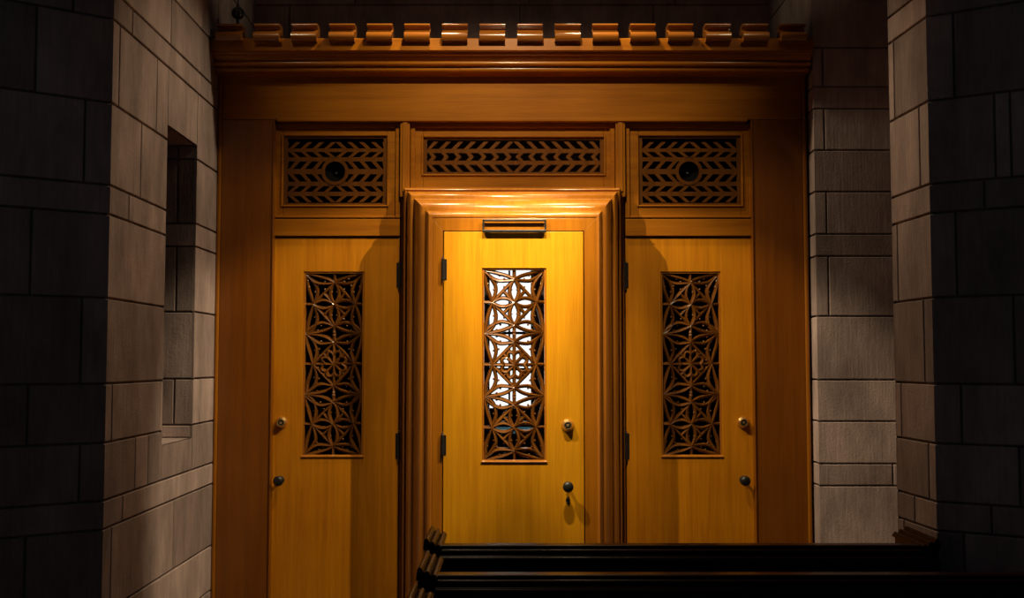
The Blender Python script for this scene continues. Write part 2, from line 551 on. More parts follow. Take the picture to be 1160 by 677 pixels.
# back wall behind and above the screen
mb = MB()
zb = [5.6, 5.0, 4.55, WZ(5.5, 0.9), WZ(62, 0.9), 3.2, 2.8, 2.4, 2.05, 1.7, 1.25, 0.85, 0.4, 0.0]
bx0, bx1 = -1.78, 1.78
PB0, PB1 = (bx0, 0.90), (bx1, 0.90)
wx0, wx1 = WX(552, 380, 0.9), WX(604, 380, 0.9)
wz1, wz0 = WZ(286, 0.9), WZ(540, 0.9)
stone_face(mb, PB0, PB1, zb, {2: [0.7, 1.9, 2.9], 3: [0.25, hit(PB0, PB1, 589, 20)[0], 2.75]}, holes=[(wx0 - bx0, wx1 - bx0, wz0, wz1)])
for a, b in (((bx0, 0.90), (bx0, 1.2)), ((bx0, 1.2), (bx1, 1.2)), ((bx1, 1.2), (bx1, 0.90))):
    mb.add([(*a, 0), (*b, 0), (*b, 5.6), (*a, 5.6)], [(0, 1, 2, 3)], 0.8)
o = mb.build('wall_back', stone, tone=True)
tag(o, 'dark grey block wall seen above the battlemented cornice', 'wall', kind='structure')

# daylit window seen through the lattice of the middle door
mb = MB()
fw = 0.016
mb.box(wx0, wx0 + fw, 0.88, 0.96, wz0, wz1); mb.box(wx1 - fw, wx1, 0.88, 0.96, wz0, wz1)
mb.box(wx0 + fw, wx1 - fw, 0.88, 0.96, wz1 - fw, wz1); mb.box(wx0 + fw, wx1 - fw, 0.88, 0.96, wz0, wz0 + fw)
zr = [WZ(y, 0.9) for y in (377, 418, 462, 484, 491)]
for z in zr[:2]:
    mb.box(wx0 + fw, wx1 - fw, 0.89, 0.95, z - 0.009, z + 0.009)
mb.box(wx0 + fw, wx1 - fw, 0.885, 0.955, zr[3] + 0.004, zr[2])
mb.box(wx0 + fw, wx1 - fw, 0.885, 0.955, wz0 + fw, zr[4])
xm = WX(577, 380, 0.9)
mb.box(xm - 0.007, xm + 0.007, 0.89, 0.95, zr[2], wz1 - fw)
win2 = mb.build('window_2', dark_board, bevel=0.002)
tag(win2, 'bright white paned window glimpsed through the middle door lattice', 'window', kind='structure')
mb = MB(); mb.box(wx0 + 0.004, wx1 - 0.004, 0.918, 0.924, zr[2] - 0.01, wz1 - 0.004)
tag(mb.build('pane', glow_m, win2), 'glowing white pane')
mb = MB(); mb.box(wx0 + 0.004, wx1 - 0.004, 0.918, 0.924, zr[4] - 0.01, zr[3] + 0.01)
tag(mb.build('pane', teal_m, win2), 'dim teal strip of glass')

# added lintel above the frame, shading the outer pier faces from the lamps
mb = MB()
stone_face(mb, (-1.76, -2.25), (1.81, -2.25), [5.6, 4.9, 4.4, 3.9, 3.33], {})
stone_face(mb, (1.81, -1.80), (-1.76, -1.80), [5.6, 4.9, 4.4, 3.9, 3.33], {})
for q in ([(-1.76, -2.25, 3.33), (-1.76, -1.8, 3.33), (1.81, -1.8, 3.33), (1.81, -2.25, 3.33)], [(-1.76, -2.25, 5.6), (1.81, -2.25, 5.6), (1.81, -1.8, 5.6), (-1.76, -1.8, 5.6)]):
    mb.add(q, [(0, 1, 2, 3)], 0.9)
o = mb.build('lintel_light_block', stone, tone=True)
tag(o, 'added unseen stone lintel above the pews, blocking lamp light from the outer pier faces', 'wall', kind='structure')

# floor
mb = MB(); mb.box(-3.8, 3.8, -7.4, 1.2, -0.12, 0.0)
o = mb.build('floor', flags)
tag(o, 'dark stone floor below the pews', 'floor', kind='structure')

# ------------------------------------------------------------------ wooden screen
scr = thing('door_screen', (0, 0, 0), 'golden oak entrance screen with battlemented cornice, framing three doors', 'wooden screen')
YF = -0.05                                # front of posts and frieze
z_fr1, z_fr0 = WZ(87, YF), WZ(135.5, YF)
px_in = (WX(302.5, 400, YF), WX(859.5, 400, YF))
# posts with an outer bead
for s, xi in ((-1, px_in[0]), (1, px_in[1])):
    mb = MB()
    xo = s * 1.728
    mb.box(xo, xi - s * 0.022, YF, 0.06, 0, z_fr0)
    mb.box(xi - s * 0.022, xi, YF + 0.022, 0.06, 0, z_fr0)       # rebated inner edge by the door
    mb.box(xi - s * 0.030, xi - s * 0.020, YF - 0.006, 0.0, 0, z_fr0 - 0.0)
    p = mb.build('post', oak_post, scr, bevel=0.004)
    mb = MB()
    prof = [(1.728 + 0.016 * math.cos(a) * 1.0 + 0.012, YF + 0.012 - 0.016 * math.sin(a)) for a in [math.pi * k / 8 for k in range(9)]]
    n = len(prof)
    vs = [(s * x, y, 0.0) for x, y in prof] + [(s * x, y, z_fr1) for x, y in prof]
    vs += [(s * 1.724, 0.03, 0), (s * 1.757, 0.03, 0), (s * 1.724, 0.03, z_fr1), (s * 1.757, 0.03, z_fr1)]
    fs = [(i, i + 1, n + i + 1, n + i) for i in range(n - 1)]
    a, b, c, d = 2 * n, 2 * n + 1, 2 * n + 2, 2 * n + 3
    fs += [(0, n, d, b), (n - 1, a, c, 2 * n - 1), (a, b, d, c), tuple(range(n)) + (a, b), tuple(range(2 * n - 1, n - 1, -1)) + (d, c)]
    mb.add(vs, fs)
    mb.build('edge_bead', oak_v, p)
# frieze
mb = MB(); mb.box(-1.725, 1.725, YF - 0.004, 0.06, z_fr0 + 0.001, z_fr1 + 0.06)
mb.box(-1.40, 1.40, YF - 0.012, 0.0, z_fr0 - 0.012, z_fr0 + 0.008)
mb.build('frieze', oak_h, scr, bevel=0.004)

# cornice: fascia, cove and two beads
YC = -0.235
zf1, zf0 = WZ(43.0, YC), WZ(57.5, YC)


def arc(cy, cz, r, a0, a1, n=8):
    return [(cy + r * math.cos(R(a0 + (a1 - a0) * k / n)), cz + r * math.sin(R(a0 + (a1 - a0) * k / n))) for k in range(n + 1)]


zb1, zb2 = WZ(71.5, -0.165), WZ(78.3, -0.135)
zlow = WZ(87, YF)
prof = [(0.06, zf1), (YC + 0.006, zf1), (YC, zf1 - 0.006), (YC, zf0 + 0.004), (YC + 0.006, zf0)]
prof += [(YC + 0.030, zf0), (YC + 0.034, zf0 - 0.012)]
prof += arc(YC + 0.020, zb1 + 0.016, 0.046, 55, 0, 5)[0:0]
prof += [(YC + 0.050, zf0 - 0.016), (YC + 0.060, zf0 - 0.030), (YC + 0.064, zb1 + 0.020)]
prof += arc(-0.158, zb1, 0.013, 100, 270, 8)
prof += [(-0.140, zb1 - 0.016)]
prof += arc(-0.128, zb2, 0.015, 110, 270, 8)
prof += [(-0.105, zb2 - 0.018), (-0.098, zlow + 0.008), (YF - 0.004, zlow), (0.06, zlow)]
mb = MB(); mb.prism_x(prof, -1.752, 1.752)
cor = mb.build('cornice', oak_fascia, scr, smooth=True)
# battlements
zc0, zc1 = WZ(46.0, YC - 0.045), WZ(26.5, YC - 0.02)
h = zc1 - zc0
cp = [(YC + 0.07, zc0), (YC - 0.03, zc0)]
cp += arc(YC - 0.022, zc0 + 0.27 * h, 0.26 * h, 265, 100, 9)
cp += [(YC - 0.010, zc0 + 0.55 * h), (YC - 0.002, zc0 + 0.57 * h), (YC + 0.010, zc0 + 0.66 * h), (YC + 0.014, zc0 + 0.76 * h), (YC + 0.006, zc0 + 0.84 * h), (YC - 0.012, zc0 + 0.86 * h)]
cp += arc(YC - 0.016, zc0 + 0.93 * h, 0.068 * h, 250, 90, 6)
cp += [(YC + 0.07, zc1)]
xs = [260.7, 302] + [345 + 42.75 * k for k in range(14)]
xs = [260.7 + (897.5 - 260.7) * k / 15 for k in range(16)]
for k, x in enumerate(xs):
    mb = MB()
    x0, x1 = WX(x - 14.4, 36, YC), WX(x + 14.4, 36, YC)
    x0, x1 = max(x0, -1.742), min(x1, 1.742)
    mb.prism_x(cp, x0, x1)
    mb.build('battlement', oak_cornice, cor, smooth=True)
# roof board of the lobby behind the cornice, and added baffles keeping window light out of the side lobbies
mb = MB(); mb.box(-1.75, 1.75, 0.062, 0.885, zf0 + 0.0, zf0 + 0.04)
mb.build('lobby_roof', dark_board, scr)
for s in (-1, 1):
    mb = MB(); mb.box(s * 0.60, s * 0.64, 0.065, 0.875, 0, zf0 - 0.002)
    mb.build('lobby_light_baffle', dark_board, scr)
    mb = MB(); mb.box(s * 0.645, s * 1.745, 0.84, 0.872, 0, zf0 - 0.002)  # added black sheet standing in for the dark of the side lobbies
    mb.build('lobby_dark_sheet', black_matt, scr)

# mullions between the transoms
z_tr_top = z_fr0
z_por1 = WZ(213, -0.06)
mull = ((WX(453, 180, YF), WX(464, 180, YF)), (WX(697.5, 180, YF), WX(708.5, 180, YF)))
for (a, b) in mull:
    mb = MB(); mb.box(a, b, YF + 0.004, 0.06, z_por1 - 0.05, z_fr0 - 0.001)
    mb.box(a + 0.014, b - 0.014, YF - 0.004, 0.0, z_por1 - 0.02, z_fr0 - 0.014)
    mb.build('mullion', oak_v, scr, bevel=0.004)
# stub posts beneath, between side doors and the surround
hx = (WX(453.5, 400, 0.0), WX(707.5, 400, 0.0))
for s, x in ((-1, hx[0]), (1, hx[1])):
    mb = MB(); mb.box(x + s * -0.0, x - s * 0.10, -0.012, 0.06, 0, z_por1 - 0.051)
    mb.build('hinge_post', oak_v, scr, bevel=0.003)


def ring_frame(mb, X0, X1, Z0, Z1, x0, x1, z0, z1, yf, yb):
    mb.box(X0, x0, yf, yb, Z0, Z1); mb.box(x1, X1, yf, yb, Z0, Z1)
    mb.box(x0, x1, yf, yb, Z0, z0); mb.box(x0, x1, yf, yb, z1, Z1)


def slats(mb, x0, x1, rows, yf, yb, pitch, lean, bw, circ=None):
    """pierced board: ROWS = [(z_top, z_bot, dir)], slats lean by LEAN towards the middle; CIRC a ring cut through them"""
    cx = (x0 + x1) / 2
    for (zt, zb_, d) in rows:
        k = 0
        for s in (-1, 1):
            for i in range(0, 40):
                # centre line at mid height
                xc = cx + s * (i + (0.5 if True else 0)) * pitch - 0
                e = d * s * lean / 2
                top, bot = xc - e, xc + e
                P = [(top - bw / 2, zt), (top + bw / 2, zt), (bot + bw / 2, zb_), (bot - bw / 2, zb_)]
                if min(p[0] for p in P) > x1 or max(p[0] for p in P) < x0:
                    continue
                P = [(min(max(px_, x0), x1), pz) for px_, pz in P]
                if circ:
                    (ccx, ccz, cr) = circ
                    # keep the portion outside the ring
                    ts = []
                    for t in [j / 24 for j in range(25)]:
                        px_ = top + (bot - top) * t; pz = zt + (zb_ - zt) * t
                        if math.hypot(px_ - ccx, pz - ccz) > cr + bw * 0.15: ts.append(t)
                    if not ts: continue
                    t0, t1 = min(ts), max(ts)
                    if len(ts) < 25:
                        # longest run
                        runs, run = [], [ts[0]]
                        for a, b in zip(ts, ts[1:]):
                            if b - a < 0.06: run.append(b)
                            else: runs.append(run); run = [b]
                        runs.append(run)
                        run = max(runs, key=len)
                        if len(run) < 4: continue
                        t0, t1 = run[0], run[-1]
                        ta, tb = (zt + (zb_ - zt) * t0), (zt + (zb_ - zt) * t1)
                        xa, xb = top + (bot - top) * t0, top + (bot - top) * t1
                        P = [(xa - bw / 2, ta), (xa + bw / 2, ta), (xb + bw / 2, tb), (xb - bw / 2, tb)]
                        P = [(min(max(px_, x0), x1), pz) for px_, pz in P]
                mb.prism_y([P[3], P[2], P[1], P[0]], yf, yb)


def transom(X0, X1, Z0, Z1, gx0, gx1, gz0, gz1, spec, side):
    mb = MB()
    yf = 0.0
    ring_frame(mb, X0, X1, Z0, Z1, gx0, gx1, gz0, gz1, yf, 0.055)
    # raised outer bead and the moulding round the opening
    ring_frame(mb, X0, X1, Z0, Z1, X0 + 0.028, X1 - 0.028, Z0 + 0.012, Z1 - 0.025, yf - 0.016, yf + 0.004)
    ring_frame(mb, gx0 - 0.012, gx1 + 0.012, gz0 - 0.012, gz1 + 0.012, gx0, gx1, gz0, gz1, yf - 0.009, yf + 0.004)
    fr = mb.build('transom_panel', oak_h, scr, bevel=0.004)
    g = MB()
    y0, y1 = 0.010, 0.032
    ring_frame(g, gx0, gx1, gz0, gz1, gx0 + spec['m'], gx1 - spec['m'], gz0 + spec['m'] * 0.6, gz1 - spec['m'] * 0.6, y0 - 0.002, y1)
    lx0, lx1 = gx0 + spec['m'], gx1 - spec['m']
    rows = spec['rows']
    slats(g, lx0, lx1, rows, y0, y1, spec['pitch'], spec['lean'], spec['bw'], spec.get('circ'))
    circ = spec.get('circ')
    for (za, zb_) in spec['rails']:
        segs = [(lx0, lx1)]
        if circ:
            ccx, ccz, cr = circ
            zm = min(max(ccz, zb_), za)
            if abs(zm - ccz) < cr:
                w = math.sqrt(cr * cr - (zm - ccz) ** 2)
                segs = [(lx0, ccx - w), (ccx + w, lx1)]
        for a, b in segs:
            g.box(a, b, y0 + 0.001, y1, za, zb_)
    if circ:
        ccx, ccz, cr = circ
        n = 40
        ri, ro = cr * 0.93, cr * 1.24
        vs = []
        for y in (y0 - 0.004, y1):
            for rr in (ri, ro):
                vs += [(ccx + rr * math.cos(2 * math.pi * k / n), y, ccz + rr * math.sin(2 * math.pi * k / n)) for k in range(n)]
        fs = []
        for k in range(n):
            q = (k + 1) % n
            fs += [(k, q, n + q, n + k), (2 * n + k, 3 * n + k, 3 * n + q, 2 * n + q), (k, 2 * n + k, 2 * n + q, q), (n + k, n + q, 3 * n + q, 3 * n + k)]
        g.add(vs, fs)
    gr = g.build('pierced_grille', oak_carved, fr)
    tag(gr, 'pierced chevron grille, darker than its frame')
    return fr


YT = 0.0
# side transoms: rows measured on the left one, mirrored to the right one
def rowset(ys):
    return [(WZ(a, 0.0) + 0.0, WZ(b, 0.0)) for a, b in ys]


side_rows = [(161.0, 167.7), (171.6, 177.6), (182.3, 191), (196.8, 205.4), (210.3, 216.7), (221.6, 228)]
zr6 = rowset(side_rows)
for side in (-1, 1):
    if side < 0:
        X0, X1 = px_in[0] + 0.004, mull[0][0] - 0.002
        gx0, gx1 = WX(321, 190, YT), WX(438.5, 190, YT)
        ccx = WX(379.2, 194, 0.0)
    else:
        X0, X1 = mull[1][1] + 0.002, px_in[1] - 0.004
        gx0, gx1 = WX(723.5, 190, YT), WX(839.5, 190, YT)
        ccx = WX(780.6, 194, 0.0)
    Z1, Z0 = z_fr0 - 0.014, WZ(247, YT)
    gz1, gz0 = WZ(154, YT), WZ(232, YT)
    circ = (ccx, WZ(194, 0.0), 0.066)
    dirs = (1, -1, 1, -1, 1, -1)
    rows = [(a + 0.003, b - 0.003, d) for (a, b), d in zip(zr6, dirs)]
    rails = [(zr6[i][1], zr6[i + 1][0]) for i in range(5)]
    transom(X0, X1, Z0, Z1, gx0, gx1, gz0, gz1, dict(m=0.022, rows=rows, rails=rails, pitch=0.0707, lean=0.046, bw=0.0275, circ=circ), side)
    # rail between transom and door
    mb = MB(); mb.box(X0, X1, -0.016, 0.05, WZ(267.3, -0.01), WZ(248, -0.01))
    mb.build('transom_rail', oak_h, scr, bevel=0.004)
    # round black loudspeaker behind the ring
    sp = thing('loudspeaker', (ccx, 0.08, circ[1]),
               'round black loudspeaker behind the pierced grille above the %s door' % ('left side' if side < 0 else 'right side'), 'speaker', 'loudspeakers in the transom grilles')
    mb = MB()
    mb.lathe_y(ccx, circ[1], [(0.006, 0.082), (0.022, 0.076), (0.062, 0.052), (0.070, 0.046), (0.078, 0.049), (0.078, 0.12)])
    mb.build('cone', black_matt, sp, smooth=True)
    mb = MB()
    mb.lathe_y(ccx, circ[1], [(0.001, 0.056), (0.008, 0.058), (0.014, 0.064), (0.0175, 0.074), (0.0175, 0.084)])
    mb.build('dust_cap', black_gloss, sp, smooth=True)

# middle transom
X0, X1 = mull[0][1] + 0.002, mull[1][0] - 0.002
Z1, Z0 = z_fr0 - 0.014, z_por1 + 0.002
gx0, gx1 = WX(479.5, 176, YT), WX(684, 176, YT)
gz1, gz0 = WZ(155.5, YT), WZ(197, YT)
y3 = [(160.5, 168.2), (172.8, 177.2), (177.2, 181.6), (186.1, 193.8)]
zr4 = rowset(y3)
rows = [(zr4[0][0] + .003, zr4[0][1] - .003, 1), (zr4[1][0] + .003, zr4[1][1], -1), (zr4[2][0], zr4[2][1] - .003, 1), (zr4[3][0] + .003, zr4[3][1] - .003, -1)]
transom(X0, X1, Z0, Z1, gx0, gx1, gz0, gz1,
        dict(m=0.022, rows=[(rows[0][0], rows[0][1], 1), (rows[3][0], rows[3][1], -1)],
             rails=[(zr4[0][1], zr4[1][0]), (zr4[2][1], zr4[3][0])], pitch=0.0752, lean=0.046, bw=0.029), 0)
# chevron row of the middle transom is added to the same grille below
gr = [o for o in scr.children if o.name.startswith('transom_panel')][-1].children[0]
mbx = MB()
slats(mbx, gx0 + .022, gx1 - .022, [(rows[1][0], rows[1][1], -1), (rows[2][0], rows[2][1], 1)], 0.010, 0.032, 0.0752, 0.024, 0.027)
import bmesh
bm = bmesh.new(); bm.from_mesh(gr.data)
base = [bm.verts.new(v) for v in mbx.v]
for f in mbx.f:
    try: bm.faces.new([base[i] for i in f])
    except ValueError: pass
bmesh.ops.recalc_face_normals(bm, faces=bm.faces)
bm.to_mesh(gr.data); bm.free()

# moulded surround of the middle door: steps forward towards the opening
YD = -0.35
xo0, xo1 = WX(457, 400, -0.06), WX(703.5, 400, -0.06)
xi0, xi1 = WX(490.5, 400, YD + 0.01), WX(675, 400, YD + 0.01)
zo, zi = WZ(213.5, -0.06), WZ(248.0, YD + 0.01)
PR = [(0.0, 0.02), (0.0, -0.085), (0.02, -0.092), (0.06, -0.097), (0.10, -0.088), (0.115, -0.092), (0.125, -0.125), (0.16, -0.150), (0.22, -0.166), (0.30, -0.176), (0.36, -0.180),
      (0.375, -0.205), (0.41, -0.212), (0.42, -0.232), (0.47, -0.262), (0.56, -0.282), (0.68, -0.296), (0.76, -0.300), (0.775, -0.322), (0.80, -0.334),
      (0.84, -0.345), (0.89, -0.352), (0.94, -0.352), (0.98, -0.346), (1.0, -0.338)]


def sweep_surround(mb, PR):
    paths = []
    for t, y in PR:
        xa, xb = xo0 + (xi0 - xo0) * t, xo1 + (xi1 - xo1) * t
        z = zo + (zi - zo) * t
        paths.append([(xa, y, 0.0), (xa, y, z), (xb, y, z), (xb, y, 0.0)])
    n = len(PR)
    vs = [p for path in paths for p in path]
    fs = []
    for i in range(n - 1):
        for k in range(3):
            fs.append((i * 4 + k, i * 4 + k + 1, (i + 1) * 4 + k + 1, (i + 1) * 4 + k))
    mb.add(vs, fs)


mb = MB()
dx0, dx1 = WX(502.5, 400, YD), WX(661, 400, YD)
dz1 = WZ(262.2, YD)
xb0, xb1 = dx0 - 0.006, dx1 + 0.006
sweep_surround(mb, PR + [(1.0, -0.05), (0.0, 0.02)])
sur = mb.build('door_surround', oak_mould, scr, smooth=True)
# flat inner lining with mitred corners
mb = MB()
ya, yb = YD - 0.004 + 0.006, YD + 0.10
zb_ = dz1 + 0.005
for quad in ([(xi0 - .004, 0), (xb0, 0), (xb0, zb_), (xi0 - .004, zi + .004)], [(xb1, 0), (xi1 + .004, 0), (xi1 + .004, zi + .004), (xb1, zb_)],
             [(xi0 - .004, zi + .004), (xb0, zb_), (xb1, zb_), (xi1 + .004, zi + .004)]):
    q = list(quad)
    mb.prism_y(q, ya, yb)
mb.box(xi0, dx0 + 0.014, YD + 0.050, YD + 0.075, 0, dz1 + 0.03)       # stops behind the leaf
mb.box(dx1 - 0.014, xi1, YD + 0.050, YD + 0.075, 0, dz1 + 0.03)
mb.box(dx0 + 0.014, dx1 - 0.014, YD + 0.050, YD + 0.075, dz1 - 0.014, dz1 + 0.03)
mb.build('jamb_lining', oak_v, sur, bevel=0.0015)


# ------------------------------------------------------------------ doors
def lens_pts(a, b, bulge, n=12):
    A, B = Vector(a), Vector(b)
    d = B - A
    nn = Vector((-d.y, d.x)).normalized()
    return [tuple(A + d * t + nn * bulge * math.sin(math.pi * t) ** 0.85) for t in [k / n for k in range(n + 1)]]


def spline(pts, n=5):
    P = [Vector(p) for p in pts]
    out = []
    for i in range(len(P) - 1):
        p0, p1, p2, p3 = P[max(i - 1, 0)], P[i], P[i + 1], P[min(i + 2, len(P) - 1)]
        for k in range(n):
            t = k / n
            out.append(tuple(0.5 * ((2 * p1) + (p2 - p0) * t + (2 * p0 - 5 * p1 + 4 * p2 - p3) * t * t + (3 * p1 - p0 - 3 * p2 + p3) * t ** 3)))
    out.append(tuple(P[-1]))
    return out


A_, Q_, R2_, S_ = (0, 909), (0, 664), (0, 424), (0, 240)
L_, E_, TL_, L2_ = (-238, 664), (-318, 338), (-312, 985), (-237, 0)


def lattice(mb, x0, x1, z0, z1, yf, yb):
    cx, cz = (x0 + x1) / 2, (z0 + z1) / 2
    kx, kz = (x1 - x0) / 670, (z1 - z0) / 2028
    w = 0.0245
    curves, straight, nubs = [], [], []
    mid = lambda p, q: ((p[0] + q[0]) / 2, (p[1] + q[1]) / 2)
    # curves of one quarter (left, upper)
    curves += [spline([(0, 912), (-83, 949), (-183, 976), (-240, 990), (-320, 1005)]),
               spline([(0, 903), (-133, 893), (-213, 908), (-273, 950), (-325, 1000)]),
               lens_pts(A_, Q_, -50), lens_pts(Q_, L_, 46), lens_pts(Q_, L_, -46),
               spline([(-325, 985), (-311, 900), (-298, 830), (-273, 760), L_]),
               spline([(-300, 975), (-258, 930), (-213, 860), (-199, 810), (-208, 750), L_]),
               spline([L_, (-273, 560), (-298, 470), (-311, 400), E_]),
               spline([L_, (-205, 565), (-198, 500), (-216, 430), (-258, 370), E_]),
               lens_pts(Q_, R2_, -50),
               spline([R2_, (-100, 455), (-170, 452), (-250, 412), (-325, 342)]),
               spline([R2_, (-78, 385), (-178, 354), (-325, 334)]),
               spline([S_, (-68, 286), (-128, 309), (-198, 324), (-325, 334)]),
               spline([S_, (-128, 224), (-188, 238), (-248, 280), (-325, 336)]),
               spline([L2_, (-278, 130), (-303, 210), (-313, 290), (-325, 340)]),
               spline([L2_, (-199, 120), (-206, 200), (-248, 272), (-320, 336)])]
    straight += [((0, 1014), A_), (A_, L_), (R2_, L_), (S_, L2_), (Q_, mid(A_, L_)), (Q_, mid(R2_, L_)), (L_, (-335, 664)),
                 (L2_, (-335, 0)), (R2_, S_), ((0, 0), S_), ((0, 0), L2_), ((0, 0), (-119, 120))]
    # rosette scallops
    rr = 128
    for a0 in (90, 135):
        pts = []
        for k in range(9):
            t = k / 8
            a = R(a0 + 45 * t)
            r = rr * (0.80 + 0.34 * math.sin(math.pi * t))
            pts.append((r * math.cos(a), r * math.sin(a)))
        curves.append(pts)
    nubs = [(-110, 915), (-160, 948), (-30, 800), (-119, 700), (-119, 628), (-30, 540), (-290, 860), (-222, 800), (-222, 520), (-290, 470), (-305, 925), (-305, 390),
            (-190, 870), (-110, 830), (-110, 500), (-190, 440), (-150, 425), (-190, 372), (-150, 250), (-190, 300), (-292, 150), (-222, 150), (-170, 165), (-160, 90),
            (-318, 250), (-180, 40), (-60, 150), (-140, 62)]
    done = set()
    for sx in (1, -1):
        for sz in (1, -1):
            T = lambda p: (cx + sx * p[0] * kx, cz + sz * p[1] * kz)
            for i, c in enumerate(curves):
                mb.bar([T(p) for p in c], w * 0.95, yb, yf, taper=0.72)
            for (p, q) in straight:
                a, b = T(p), T(q)
                key = tuple(round(v, 4) for v in (*a, *b))
                if key in done: continue
                done.add(key)
                mb.bar([a, tuple((Vector(a) + Vector(b)) / 2), b], w * 0.9, yb, yf + 0.002, taper=0.9)
            for p in nubs:
                a = T(p)
                mb.ball((a[0], yf + 0.013, a[1]), 0.0068, 8)
    for p in ((0, 350), (0, 318), (0, -350), (0, -318)):
        mb.ball((cx + p[0] * kx, yf + 0.012, cz + p[1] * kz), 0.012, 8)


def make_door(name, xl, xr, zt, yf, lat, knob, bolt, hinge_side, hinges, label, escut=False, leaf=None):
    thick = 0.045
    lx0, lx1, lz0, lz1 = lat
    mb = MB()
    mb.box(xl, lx0, yf, yf + thick, 0.008, zt)
    mb.box(lx1, xr, yf, yf + thick, 0.008, zt)
    mb.box(lx0, lx1, yf, yf + thick, lz1, zt)
    mb.box(lx0, lx1, yf, yf + thick, 0.008, lz0)
    d = mb.build(name, leaf or oak_side_dim, bevel=0.0012)
    tag(d, label, 'door', kind='structure')
    # moulding round the carved opening
    mb = MB()
    b = 0.011
    ring_frame(mb, lx0, lx1, lz0, lz1, lx0 + b, lx1 - b, lz0 + b, lz1 - b, yf + 0.006, yf + thick)
    mb.prism_x([(yf - 0.006, lz0 - 0.002), (yf - 0.008, lz0 + 0.004), (yf + 0.012, lz0 + 0.014), (yf + 0.012, lz0 - 0.002)], lx0 - 0.004, lx1 + 0.004)
    mb.build('lattice_frame', oak_mould, d, bevel=0.002)
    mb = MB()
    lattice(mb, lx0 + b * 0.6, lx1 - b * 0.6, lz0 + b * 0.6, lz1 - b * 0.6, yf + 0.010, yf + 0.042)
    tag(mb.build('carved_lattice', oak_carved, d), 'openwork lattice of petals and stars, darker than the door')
    # knob
    kx, kz = knob
    mb = MB()
    mb.lathe_y(kx, kz, [(0.024, yf + 0.0005), (0.024, yf - 0.003), (0.016, yf - 0.007), (0.0085, yf - 0.010), (0.0085, yf - 0.038), (0.014, yf - 0.043), (0.025, yf - 0.050),
                        (0.0298, yf - 0.058), (0.0295, yf - 0.066), (0.024, yf - 0.074), (0.013, yf - 0.079), (0.001, yf - 0.080)])
    kb = mb.build('door_knob', iron, d, smooth=True)
    if escut:
        mb = MB()
        pts = []
        ex, ez = escut
        for k in range(20):
            a = 2 * math.pi * k / 20
            pts.append((ex + 0.009 * math.cos(a) * (1.0 + 0.25 * math.cos(2 * a)), ez + 0.021 * math.sin(a)))
        mb.prism_y(pts, yf - 0.004, yf + 0.0005)
        mb.ball((ex, yf - 0.003, ez + 0.008), 0.0055, 10)
        mb.ball((ex, yf - 0.003, ez - 0.014), 0.0065, 10, sy=0.6)
        mb.build('keyhole_plate', iron, d, smooth=True)
    bx, bz = bolt
    mb = MB()
    mb.lathe_y(bx, bz, [(0.0345, yf + 0.0005), (0.0345, yf - 0.005), (0.032, yf - 0.010), (0.0265, yf - 0.018), (0.025, yf - 0.027), (0.0225, yf - 0.031), (0.019, yf - 0.0315), (0.0175, yf - 0.028), (0.0165, yf - 0.028)])
    dbt = mb.build('deadbolt', brass, d, smooth=True)
    mb = MB()
    mb.lathe_y(bx, bz, [(0.0165, yf - 0.0265), (0.0165, yf - 0.0285), (0.0095, yf - 0.0295), (0.009, yf - 0.027)])
    mb.build('keyway_ring', iron, dbt, smooth=True)
    mb = MB()
    mb.lathe_y(bx, bz, [(0.0085, yf - 0.027), (0.0085, yf - 0.031), (0.003, yf - 0.032), (0.0025, yf - 0.029)])
    mb.build('lock_cylinder', brass, dbt, smooth=True)
    xh = xl if hinge_side < 0 else xr
    for (za, zb2_) in hinges:
        mb = MB()
        zc = (za + zb2_) / 2
        hh = (za - zb2_) / 2
        mb.lathe_z(xh + hinge_side * 0.004, yf - 0.009, [(0.002, zc - hh), (0.006, zc - hh + 0.006), (0.0045, zc - hh + 0.012), (0.009, zc - hh + 0.016), (0.009, zc - 0.002), (0.008, zc - 0.001), (0.008, zc + 0.001), (0.009, zc + 0.002),
                                                (0.009, zc + hh - 0.016), (0.0045, zc + hh - 0.012), (0.006, zc + hh - 0.006), (0.002, zc + hh)], 14)
        mb.box(xh - hinge_side * 0.016, xh + hinge_side * 0.004, yf - 0.003, yf + 0.001, zc - hh + 0.018, zc + hh - 0.018)
        mb.build('hinge', iron, d, smooth=True)
    return d


# left side door
zt_s = WZ(269, 0.0)
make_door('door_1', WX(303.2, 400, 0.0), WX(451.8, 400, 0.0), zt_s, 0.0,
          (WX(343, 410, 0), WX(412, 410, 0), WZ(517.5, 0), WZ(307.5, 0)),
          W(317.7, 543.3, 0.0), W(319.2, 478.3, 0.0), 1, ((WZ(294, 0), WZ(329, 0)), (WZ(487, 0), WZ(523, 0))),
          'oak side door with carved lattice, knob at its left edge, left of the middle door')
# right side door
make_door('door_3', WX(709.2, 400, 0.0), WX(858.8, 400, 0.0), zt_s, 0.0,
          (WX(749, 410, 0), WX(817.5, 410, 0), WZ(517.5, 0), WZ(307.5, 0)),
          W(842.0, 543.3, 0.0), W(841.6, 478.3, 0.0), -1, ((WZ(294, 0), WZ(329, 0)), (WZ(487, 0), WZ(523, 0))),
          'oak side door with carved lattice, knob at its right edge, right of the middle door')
# middle door
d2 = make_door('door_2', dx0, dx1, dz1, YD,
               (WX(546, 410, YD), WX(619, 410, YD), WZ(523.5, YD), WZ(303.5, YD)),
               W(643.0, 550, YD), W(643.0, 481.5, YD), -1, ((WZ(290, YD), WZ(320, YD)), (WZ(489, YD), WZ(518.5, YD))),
               'brightly lit golden oak middle door with white light behind its lattice', leaf=oak_door_lit, escut=W(643.2, 566.5, YD))
